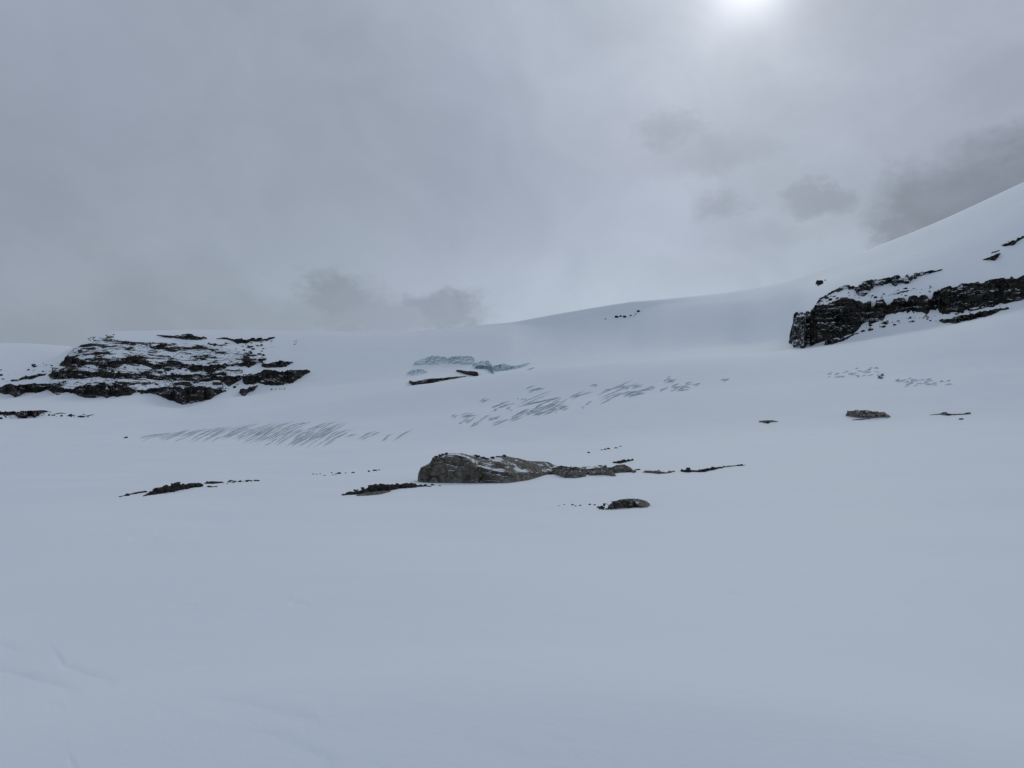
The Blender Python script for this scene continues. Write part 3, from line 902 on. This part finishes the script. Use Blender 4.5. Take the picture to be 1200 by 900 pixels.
rnd = random.Random(31)
C1 = thing('crevasse_field', 'wide field of grey slanting crevasses on the lower left glacier slope', 'crevasses', foot(300, 520))
up = [(160, 512), (200, 508), (250, 502), (305, 496.5), (330, 495), (392, 495)]
lo = [(160, 518), (200, 519), (240, 521), (300, 524), (372, 526), (392, 520)]
i = 0
x = 160.0
while x < 378:
    x += rnd.uniform(1.0, 2.3)
    u = float(np.interp(x, [q[0] for q in up], [q[1] for q in up])); l = float(np.interp(x, [q[0] for q in lo], [q[1] for q in lo]))
    y0 = rnd.uniform(u + 0.25 * (l - u), l)
    sl = 0.42 + 0.16 * (x - 160) / 220 + rnd.uniform(-0.06, 0.06)
    ln = min(rnd.uniform(14, 44), (y0 - u) / sl + 12)
    ln = max(10, ln)
    y1 = max(y0 - ln * sl, float(np.interp(x + ln, [q[0] for q in up], [q[1] for q in up])) - 1)
    ym = (y0 + y1) / 2 - rnd.uniform(0, 1.2)
    dens = 0.55 + 0.45 * min(1, max(0, (x - 170) / 120))
    if rnd.random() < dens:
        crack(C1, [(x, y0), (x + ln * 0.5, ym), (x + ln, y1)], rnd.uniform(0.55, 1.7) * (0.6 + 0.4 * dens), 2000 + i)
    i += 1
for (a, b, c, d, w) in [(371, 517, 394, 502, 2.2), (378, 518, 400, 503, 1.8), (386, 514, 412, 502, 2.4), (395, 514, 408, 507, 1.4), (405, 513, 418, 509, 1.6),
                        (418, 516, 442, 504, 2.0), (423, 516, 436, 510, 1.4), (432, 513, 448, 505, 1.5), (446, 518, 460, 508, 1.6), (460, 517, 486, 502, 1.8), (449, 517, 455, 513, 1.0),
                        (352, 524, 380, 504, 2.2), (340, 525, 372, 503, 2.4), (362, 519, 392, 498, 2.6), (322, 524, 350, 507, 2.0)]:
    crack(C1, [(a, b), ((a + c) / 2, (b + d) / 2 - 0.8), (c, d)], w, 2300 + i); i += 1

C2 = thing('crevasse_field', 'narrow band of grey crevasses climbing right across the middle of the glacier', 'crevasses', foot(640, 485))
Z3 = [[(490, 548), (530, 525)], [(545, 582), (600, 537)], [(545, 540), (600, 536), (650, 528)], [(590, 577), (640, 533)], [(620, 600), (680, 555), (740, 520)], [(738, 562), (800, 527)],
      [(765, 592), (860, 547)], [(740, 550), (790, 540)], [(850, 567), (960, 512)], [(870, 542), (1000, 482)], [(950, 532), (1030, 480), (1100, 432)], [(755, 478), (830, 442)],
      [(800, 472), (900, 450)], [(835, 488), (870, 470)], [(915, 472), (1060, 442), (1180, 410)], [(1000, 528), (1120, 502)], [(1020, 512), (1100, 470), (1200, 432)], [(1080, 482), (1180, 427)],
      [(975, 373), (1085, 355)], [(660, 440), (735, 427)], [(1180, 492), (1230, 462)], [(925, 432), (955, 420)], [(1040, 525), (1140, 478)], [(755, 500), (780, 488)], [(880, 552), (930, 530)],
      [(960, 525), (990, 508)], [(1100, 500), (1160, 480)]]
Z4 = [[(0, 442), (95, 410)], [(0, 512), (60, 472), (150, 412)], [(0, 482), (80, 450)], [(80, 492), (145, 465)], [(150, 417), (300, 378)], [(325, 410), (380, 367), (480, 347), (620, 327)],
      [(360, 447), (450, 402), (520, 376)], [(520, 412), (640, 382)], [(500, 398), (600, 370)], [(640, 367), (700, 347)], [(560, 352), (620, 340)], [(760, 318), (825, 312)], [(765, 300), (800, 296)], [(800, 352), (880, 346)], [(860, 340), (925, 352)],
      [(285, 337), (330, 328)], [(262, 452), (292, 438)], [(730, 364), (768, 358)], [(795, 372), (822, 368)], [(850, 370), (915, 362)], [(1115, 304), (1160, 297)], [(950, 332), (988, 326)], [(480, 350), (525, 344)], [(30, 500), (75, 480)],
      [(600, 372), (690, 358)], [(225, 476), (240, 470)]]
for q in Z3:
    crack(C2, [(440 + a / 5.4545, 390 + b / 5.4545) for a, b in q], rnd.uniform(1.2, 2.8) if len(q) == 2 else rnd.uniform(1.8, 3.0), 2500 + i); i += 1
for q in Z3 + Z4:
    ox, dx_ = (440, 0) if q in Z3 else (640, 0)
    for rep_ in range(2):
        jx, jy = rnd.uniform(-4, 5), rnd.uniform(-2.4, 2.4)
        pts_ = [(ox + a / 5.4545 + jx, 390 + b / 5.4545 + jy) for a, b in q]
        x0_, x1_ = pts_[0][0], pts_[-1][0]
        cut_ = rnd.uniform(0.45, 0.9)
        pts_ = [pts_[0], (x0_ + (x1_ - x0_) * cut_, pts_[0][1] - 0.42 * (x1_ - x0_) * cut_)]
        crack(C2, pts_, rnd.uniform(0.6, 1.5), 2700 + i); i += 1
for q in Z4:
    crack(C2, [(640 + a / 5.4545, 390 + b / 5.4545) for a, b in q], rnd.uniform(1.2, 2.6), 2600 + i); i += 1

C3 = thing('crevasse_field', 'faint speckled patch of crevassed snow blocks, their shade coloured grey, below the right cliff', 'crevasses', foot(1040, 445))
for (xa, xb, ya, yb, n) in [(968, 985, 437, 443, 7), (985, 1002, 435, 443, 10), (1002, 1018, 432, 443, 14), (1015, 1028, 431, 440, 6), (1047, 1060, 445, 450, 6), (1056, 1085, 444, 453, 22), (1085, 1110, 445, 452, 14)]:
    for q in range(n):
        x = rnd.uniform(xa, xb); y = rnd.uniform(ya, yb); ln = rnd.uniform(3, 8)
        crack(C3, [(x, y), (x + ln, y - rnd.uniform(-0.5, 2.5))], rnd.uniform(0.6, 1.5), 2900 + i); i += 1  # grey ice colour here stands in for shade on small snow blocks
C4 = thing('rock_outcrop', 'tiny dark stones beside the speckled crevasse patch below the right cliff', 'rock outcrop', foot(1032, 444))
for q, (x, y, w, h) in enumerate([(1030.5, 443, 4, 3), (1034, 440.5, 4, 3.2), (1033, 443.5, 4.5, 2.5)]):
    put_rock(C4, x, y, w, h, 'slab', q, rnd=random.Random(q + 50))

# ------------------------------------------------------------------ the big boulder in the middle
BO = thing('boulder', 'large grey brown rock slab with snow patches on its sloping right side', 'boulder', foot(545, 568))


def big_boulder():
    crest = [(489.5, 564), (490, 555), (493, 548), (499, 545), (504, 542.5), (507, 536), (515, 533), (524, 531.5), (541, 531.3), (555, 533.5), (570, 536.5), (577, 535.7), (591, 533.8),
             (610, 537.5), (618, 540), (641, 541), (651, 545), (657, 548.5)]
    rim = [(489.5, 565), (490, 556), (493, 549), (499, 546.5), (504, 544.5), (507, 538), (515, 534.5), (524, 533), (535, 533.5), (545, 536), (551, 540), (558, 546), (572, 549.5), (586, 553), (603, 554), (625, 553.8), (643, 553), (657, 551)]
    bot = [(489.5, 566.5), (511, 568.5), (542, 569.4), (570, 568.5), (597, 566), (621, 562.5), (630, 559.5), (640, 556.5), (657, 554)]
    xs = np.linspace(489.5, 657, 420)
    ip = lambda P: np.interp(xs, [q[0] for q in P], [q[1] for q in P])
    yc, yr, yb = ip(crest), ip(rim), ip(bot)
    yc = yc + 0.5 * n1(xs, 4.0, 3) + 0.4 * n1(xs, 11.0, 4)
    yr = np.maximum(yr + 0.9 * n1(xs, 9.0, 5), yc + 0.4)
    yc0 = np.convolve(np.pad(yc, 6, mode='edge'), np.ones(13) / 13, mode='valid')
    rb = np.array([hit(a, b) for a, b in zip(xs, yb)])
    w = np.ones(15) / 15
    rb = np.convolve(np.pad(rb, 7, mode='edge'), w, mode='valid')
    rb = np.maximum(rb, rb.mean() * 0.98)
    s = rb.mean() / F
    t = (xs - xs[0]) / (xs[-1] - xs[0])
    left = 22 * s * (1 - np.sqrt(np.clip(1 - (1 - np.clip((xs - 489.5) / 14, 0, 1)) ** 2, 0, 1)))   # rounded left end
    rb = rb + left
    rows = []
    b0 = at(xs, yb, rb); b0[:, 2] -= 1.2
    rows.append(b0)
    NF, NT = 80, 60
    depth = np.where(xs < 545, 6.0, 6.0 + 6 * np.clip((xs - 545) / 60, 0, 1)) * np.clip((xs - 489) / 12, 0.35, 1)
    for j in range(NF + 1):
        v = j / NF
        y = yb + (yr - yb) * v
        r = rb + 1.1 * v ** 3 + 0.25 * np.sin(v * 3.0)
        p = at(xs, y, r)
        d = 0.55 * fbm(p / 2.6, 4, 40) + 0.14 * fbm(p / 0.6, 4, 46) - 0.5 * np.abs(vnoise(p / np.array([3.2, 3.2, 2.2]) + 5, 41)) + 1.1 * facets(p / np.array([2.9, 2.9, 1.7]), 43) + 0.45 * facets(p / np.array([1.1, 1.1, 0.6]), 44)
        d += 0.2 * vnoise(p / np.array([3.0, 3.0, 40.0]), 48)
        rows.append(at(xs, y, r - d * min(1, 0.4 + v * 2) * 0.75))
    last = np.hypot(rows[-1][:, 0], rows[-1][:, 1])
    kk = np.hanning(61); kk /= kk.sum()
    soft = np.convolve(np.pad(last, 30, mode='edge'), kk, mode='valid')
    for j in range(1, NT + 1):
        v = j / NT
        y = yr + ((yc0 if v < 0.9 else yc0 + (yc - yc0) * (v - 0.9) * 10) - yr) * v
        wv = min(1.0, v * 7.0)
        r = last * (1 - wv) + soft * wv + depth * v
        p = at(xs, y, r)
        d = 0.45 * fbm(p / 2.2, 5, 60) + 0.5 * np.abs(vnoise(p / np.array([2.4, 2.4, 1.4]), 66)) - 0.15
        q = p.copy(); q[:, 2] += d * np.sin(math.pi * min(1, v * 1.0)) * 0.8 * np.clip((yr - yc) / 6, 0, 1)
        rows.append(q)
    e = rows[-1].copy(); rr = np.hypot(e[:, 0], e[:, 1]); k = (rr + 4) / rr
    e[:, 0] *= k; e[:, 1] *= k; e[:, 2] -= 2.2
    rows.append(e)
    e2 = e.copy(); e2[:, :2] *= 1.02; e2[:, 2] -= 4
    rows.append(e2)
    return grid_mesh('rock_body', np.stack(rows, 1)[::-1], M['boulder'], False)


link('rock_body', big_boulder(), BO)
rnd = random.Random(8)


def loose(parent, items, k='stone', seed=0):
    r_ = random.Random(seed)
    for q, (x, y, w, h) in enumerate(items):
        put_rock(parent, x, y, w, h, k, r_.randrange(9), rnd=r_)


def perch(parent, items, r, k='stone', seed=0):
    """stones lying on top of a rock at a known distance"""
    r_ = random.Random(seed)
    for (x, y, w, h) in items:
        p = at(x, y, r); s = r / F
        o = bpy.data.objects.new('rock', rock_proto(k, r_.randrange(9)))
        col.objects.link(o); o.parent = parent; o.matrix_parent_inverse = Matrix.Translation(-Vector(parent.location))
        o.matrix_basis = Matrix.Translation(Vector(p)) @ Matrix.Rotation(r_.uniform(-.5, .5), 4, 'Z') @ Matrix.Diagonal((w * s, w * s * 0.8, h * s * 1.5, 1))


r0 = hit(545, 569.4)
perch(BO, [(511, 535.5, 5, 2.4), (515.5, 533.5, 5, 2.4), (519, 532.5, 4.5, 2.4), (523, 531.6, 5, 2.6), (508.5, 538, 4, 2.4)], r0 + 6.5, 'stone', 3)
perch(BO, [(560, 534.8, 6, 2.0), (566, 536.5, 7, 2.4), (571, 537.5, 6, 2.2), (577, 536.2, 6, 2), (591, 534, 5.5, 2.6), (584, 535, 6, 1.5), (557, 533.8, 5, 1.6)], r0 + 11.5, 'stone', 5)

# low slabs running right from the boulder
SL = thing('rock_outcrop', 'low rubbly grey slabs running right from the big snow-patched boulder', 'rock outcrop', foot(690, 558))
for j_, (t, b, k) in enumerate([
    ([(645, 549), (655, 547), (672, 548), (690, 549.5), (705, 547.5), (718, 547.5), (732, 548.5), (746, 552)], [(645, 554), (660, 556), (690, 556), (705, 554.5), (718, 555), (732, 553.5), (746, 553.5)], 'slab_snowy'),
    ([(636, 554.5), (645, 551.5), (655, 550), (670, 551), (687, 553.5)], [(636, 556), (650, 556), (662, 560), (675, 560.5), (687, 558)], 'slab'),
    ([(689, 555), (695, 551), (703, 548.5), (712, 549), (720, 554), (722, 557)], [(689, 557), (697, 557), (705, 556.5), (713, 557), (718, 558), (722, 558)], 'slab'),
    ([(716, 548), (722, 545), (732, 544.5), (738, 547), (744, 553)], [(716, 550), (724, 550.5), (733, 551), (738, 553), (744, 554.5)], 'slab'),
    ([(648, 546.5), (660, 546), (672, 548), (680, 549.5)], [(648, 549), (660, 550.5), (672, 552), (680, 552)], 'stone'),
    ([(743, 550.3), (748, 549.3), (751, 549.6)], [(743, 551.3), (748, 551.2), (751, 550.6)], 'slab')]):
    link('slab', band_mesh('slab', t, b, M[k], 0.3, 0.5, 0.5, 0.35, 1.0, 3000 + 9 * j_, 0, 0.4, layer=0.05), SL)
rubble(SL, [(650, 546), (680, 548), (700, 545), (716, 546)], [(650, 553), (680, 554), (700, 551), (716, 550)], 46, 1.5, 6, 'stone', 71, 0.32)
rubble(SL, [(650, 546), (680, 548), (700, 546), (716, 547)], [(650, 553), (680, 554), (700, 552), (716, 551)], 34, 2, 8, 'slab', 75, 0.32)
rubble(SL, [(672, 549), (690, 551)], [(672, 556), (690, 557)], 18, 1.5, 5, 'slab', 72, 0.5)
rubble(SL, [(640, 553), (655, 551), (687, 554)], [(640, 555), (655, 555), (687, 557)], 26, 2, 7, 'slab', 73, 0.5, 0.4, [(636, 556), (650, 556), (662, 560), (675, 560.5), (687, 558)])
rubble(SL, [(690, 555), (703, 549), (718, 553)], [(690, 557), (703, 554), (718, 557)], 20, 2, 7, 'slab', 74, 0.5, 0.4, [(689, 557), (722, 558)])

flat_sl = [
    ('thin dark rock slab just behind the right end of the boulder rubble', [(718, 541.5), (725, 540), (733, 538.7), (741, 539)], [(718, 542.6), (727, 543), (735, 541), (741, 539.8)]),
    ('low grey stone strip in snow between the boulder rubble and the long thin slab', [(753, 552.5), (762, 551), (773, 551), (780, 553), (790, 552)], [(753, 553.6), (762, 554.4), (773, 555.6), (782, 554.8), (790, 552.8)]),
    ('long thin pointed dark slab trailing off rightmost of the boulder rocks', [(797, 551), (803, 550), (820, 550.5), (833, 548.5), (850, 546), (874, 544.6)], [(797, 552.4), (805, 554), (825, 553.2), (840, 550), (852, 547.3), (874, 545.2)]),
]
for j_, (lb, t, b) in enumerate(flat_sl):
    o = thing('rock_outcrop', lb, 'rock outcrop', foot((t[0][0] + t[-1][0]) / 2, b[len(b) // 2][1]))
    link('slab', band_mesh('slab', t, b, M['slab' if j_ == 1 else 'stone'], 0.3, 0.8, 0.5, 0.45, 0.9, 3100 + 9 * j_, 0, 0.7, layer=0.05, notch=0.45), o)
    rubble(o, t, b, 24, 1.4, 6, 'stone' if j_ != 1 else 'slab', 80 + j_, 0.35, 0.3, b)

TS = thing('rock_outcrop', 'four tiny dark stones in a slanting row in the snow behind the big boulder', 'rock outcrop', foot(710, 527))
loose(TS, [(689.8, 530.8, 4, 1.6), (709, 527, 4, 1.7), (713, 526.3, 4.5, 1.8), (722, 525.3, 4.5, 1.3), (727, 523.3, 4, 1.0), (705, 527.6, 3, 1)], 'stone', 4)

# rubble strip left of the boulder
RL = thing('rock_outcrop', 'dark rubble strip in the snow touching the left foot of the big boulder', 'rock outcrop', foot(450, 580))
link('slab', band_mesh('slab', [(400, 579.6), (412, 577.5), (425, 573.5), (440, 568.5), (455, 567.5), (470, 568), (490, 568.5), (502, 569)],
                       [(400, 580.4), (415, 579.3), (425, 579.5), (440, 578.5), (455, 575), (468, 572.5), (488, 570.8), (502, 570)], M['stone'], 0.3, 0.8, 0.6, 0.4, 1.0, 3200, 0, 0.8, layer=0.05), RL)
link('slab', band_mesh('slab', [(417, 580.2), (430, 577), (445, 575.5), (458, 575)], [(417, 581.4), (430, 581), (445, 579.5), (458, 576.3)], M['slab'], 0.3, 0.5, 0.6, 0.35, 0.8, 3215, 0, 0.3, layer=0.05), RL)
rubble(RL, [(402, 579.5), (425, 572.5), (440, 568), (488, 567.5)], [(402, 580.5), (425, 579.5), (455, 575), (488, 570.5)], 100, 2, 9, 'stone', 91, 0.36, 0.25, [(400, 580.4), (415, 579.3), (425, 579.5), (440, 578.5), (455, 575), (468, 572.5), (488, 570.8), (502, 570)])
loose(RL, [(483, 568.5, 7, 3.6), (478, 569, 6, 3), (466, 568.6, 6, 3), (441, 569.3, 6, 3), (425, 573.5, 5, 3), (402.5, 580.5, 5, 1.8), (493, 569.5, 5, 2), (498, 569.3, 5, 2), (507, 568.8, 6, 2), (503, 570.3, 6, 1.2), (515, 569.6, 5, 0.8)], 'stone', 12)

# left outcrop
LO = thing('rock_outcrop', 'long low streak of dark shattered stones alone in the snow on the left', 'rock outcrop', foot(205, 578))
link('slab', band_mesh('slab', [(167, 581), (180, 574), (195, 570), (208, 567.5), (226, 567.5)], [(167, 582), (182, 579), (195, 577.5), (210, 574.5), (226, 571)], M['stone'], 0.3, 0.55, 0.6, 0.4, 0.9, 3300, 0, 0.8, layer=0.05), LO)
link('slab', band_mesh('slab', [(143, 581), (152, 578.5), (163, 576), (173, 575.5)], [(143, 581.6), (152, 580), (163, 578), (173, 576.8)], M['stone'], 0.3, 0.4, 0.6, 0.3, 0.7, 3320, 0, 0.3, layer=0.05), LO)
link('slab', band_mesh('slab', [(239, 566), (247, 564), (262, 564.5)], [(239, 567), (250, 567.2), (262, 565.7)], M['stone'], 0.3, 0.5, 0.6, 0.3, 0.7, 3330, 0, 0.4, layer=0.05), LO)
rubble(LO, [(168, 579), (182, 573), (208, 567), (238, 568.5)], [(168, 582), (182, 579.5), (210, 574.5), (238, 571)], 100, 2, 10, 'stone', 101, 0.34, 0.3, [(167, 582), (182, 579), (195, 577.5), (210, 574.5), (226, 571), (240, 570)])
rubble(LO, [(239, 566), (300, 563)], [(239, 568), (300, 564.5)], 26, 1.4, 5.5, 'stone', 103, 0.4)
rubble(LO, [(142, 581), (172, 575.5)], [(142, 582.5), (172, 577)], 16, 1.2, 5, 'stone', 104, 0.4)
loose(LO, [(302, 563.8, 5, 1.8), (294, 563.8, 5, 1.2), (271, 564, 6, 1.8), (246, 571, 8, 1.5), (252, 570.6, 6, 1), (235, 570, 6, 2.5), (141, 582.4, 4, 1), (266, 567.3, 3, .8)], 'stone', 22)

# front rock
FR = thing('boulder', 'rounded dark and grey rock in the snow nearest the viewer, right of centre', 'boulder', foot(732, 597))
link('slab', band_mesh('slab', [(712, 593), (716, 590), (720, 587.5), (726, 585.5), (735, 584.3), (748, 584.5), (756, 586.5), (762, 590.5)],
                       [(712, 596.5), (722, 596.5), (735, 595.5), (745, 594.3), (753, 595), (759, 594.5), (762, 592)], M['slab'], 0.25, 0.4, 0.9, 0.3, 0.8, 3400, 0, 0.5, layer=0.05), FR)
rubble(FR, [(702, 592), (715, 588.5), (728, 587), (742, 589)], [(702, 597), (715, 597), (728, 596), (742, 594.5)], 75, 1.6, 6, 'stone', 111, 0.5, 0.4, [(700, 596.5), (708, 597.3), (722, 597), (735, 596), (745, 594.5)], 0.9)
rubble(FR, [(738, 588), (750, 587), (760, 591)], [(738, 593), (750, 593), (760, 593)], 16, 3, 9, 'slab', 113, 0.4, 0.3, [(735, 596), (745, 594.5), (753, 595), (762, 592)], 0.9)
loose(FR, [(701, 595, 5, 2), (697, 592, 3.5, 1.2), (691, 591.7, 4, 1.6), (680, 592.6, 4, 1.2), (671, 592, 4, 1.5), (674.5, 593.2, 3, 1), (661, 591.6, 3, .8), (705, 596.5, 4, 1.5), (655, 592.6, 3, .5)], 'stone', 32)

# dotted stones
DS = thing('rock_outcrop', 'faint dotted line of tiny stones above the rubble left of the big boulder', 'rock outcrop', foot(400, 556))
loose(DS, [(366.5, 555.8, 4, 1), (371, 556, 3, .8), (388.5, 554.4, 3, 1), (380, 557.3, 4, .7), (390, 556.8, 3, .8), (397, 555.2, 6, 2), (393.5, 556, 3, 1), (413.5, 554.3, 5, 1.6), (405, 554.6, 3, .8), (432, 553, 4, 2), (439.5, 551.7, 7, 1.3), (444, 551, 4, .8), (375, 555.3, 3, .6)], 'stone', 42)
TN = thing('rock_outcrop', 'single tiny dark stone left of the wide slanting crevasse field', 'rock outcrop', foot(148, 513))
loose(TN, [(148, 513.3, 4, 1.8), (146.5, 513.6, 3, 1)], 'stone', 52)

# right midfield outcrops
A1 = thing('rock_outcrop', 'smallest leftmost of three flat outcrops in the snow below the right cliff', 'rock outcrop', foot(900, 495))
link('slab', band_mesh('slab', [(889, 493.2), (897, 492.6), (905, 492.3), (912, 493.8)], [(889, 494.5), (899, 496.2), (904, 494.6), (912, 494.6)], M['slab'], 0.3, 0.4, 0.6, 0.35, 1.5, 3500, 0, 0.4, layer=0.05), A1)
loose(A1, [(891, 494.5, 3.5, 1.6), (900, 496, 5, 2), (906, 494, 5, 1)], 'stone', 62)
A2 = thing('rock_outcrop', 'largest middle one of three flat grey outcrops below the right cliff', 'rock outcrop', foot(1015, 491))
link('slab', band_mesh('slab', [(991, 485), (995, 481), (1005, 480.5), (1017, 480.5), (1025, 483), (1036, 483), (1044, 488)], [(991, 487), (1000, 489), (1012, 490), (1025, 489.6), (1037, 489.3), (1044, 488.8)], M['slab'], 0.3, 0.6, 0.6, 0.4, 2.0, 3520, 0, 0.5, layer=0.05), A2)
link('slab', band_mesh('slab', [(998, 492), (1010, 490.6), (1021, 490)], [(998, 492.6), (1010, 492), (1021, 490.7)], M['stone'], 0.3, 0.2, 0.6, 0.35, 1.5, 3540, 0, 0.2, layer=0.05), A2)
rubble(A2, [(992, 483), (1017, 481), (1042, 486)], [(992, 488), (1017, 489), (1042, 489)], 40, 1.5, 7, 'slab', 131, 0.45, 0.4, [(991, 487), (1000, 489), (1012, 490), (1025, 489.6), (1044, 488.8)])
rubble(A2, [(995, 482), (1017, 481), (1040, 486)], [(992, 488), (1017, 489), (1042, 489)], 16, 1.5, 4.5, 'stone', 132, 0.4, 0.4, [(991, 487), (1000, 489), (1012, 490), (1025, 489.6), (1044, 488.8)])
A3 = thing('rock_outcrop', 'rightmost thin dark outcrop of three below the right cliff', 'rock outcrop', foot(1115, 487))
link('slab', band_mesh('slab', [(1089, 486), (1100, 484.7), (1107, 483.3), (1115, 485), (1138, 484.4)], [(1089, 486.6), (1100, 486), (1110, 487), (1122, 486.4), (1138, 485.4)], M['slab'], 0.3, 0.4, 0.6, 0.35, 1.6, 3560, 0, 0.3, layer=0.05), A3)
loose(A3, [(1127, 491.4, 7, 1.5), (1106, 485.5, 7, 2.5), (1112, 486.6, 7, 1.5), (1133, 485, 8, 1.2)], 'stone', 72)

# rocks on the far ridge
SK = thing('rock_outcrop', 'few dark rocks poking from snow just below the skyline ridge in the middle', 'rock outcrop', foot(730, 372))
loose(SK, [(723, 372, 6, 2.6), (727.5, 371, 4, 2), (732, 372, 5, 2.6), (739, 370.3, 3, 1.4), (745, 368.3, 2, 1), (748.5, 365.3, 5, 2.6), (709.5, 374, 2.5, 1), (743, 370.5, 2, .8)], 'cliff_far', 82)
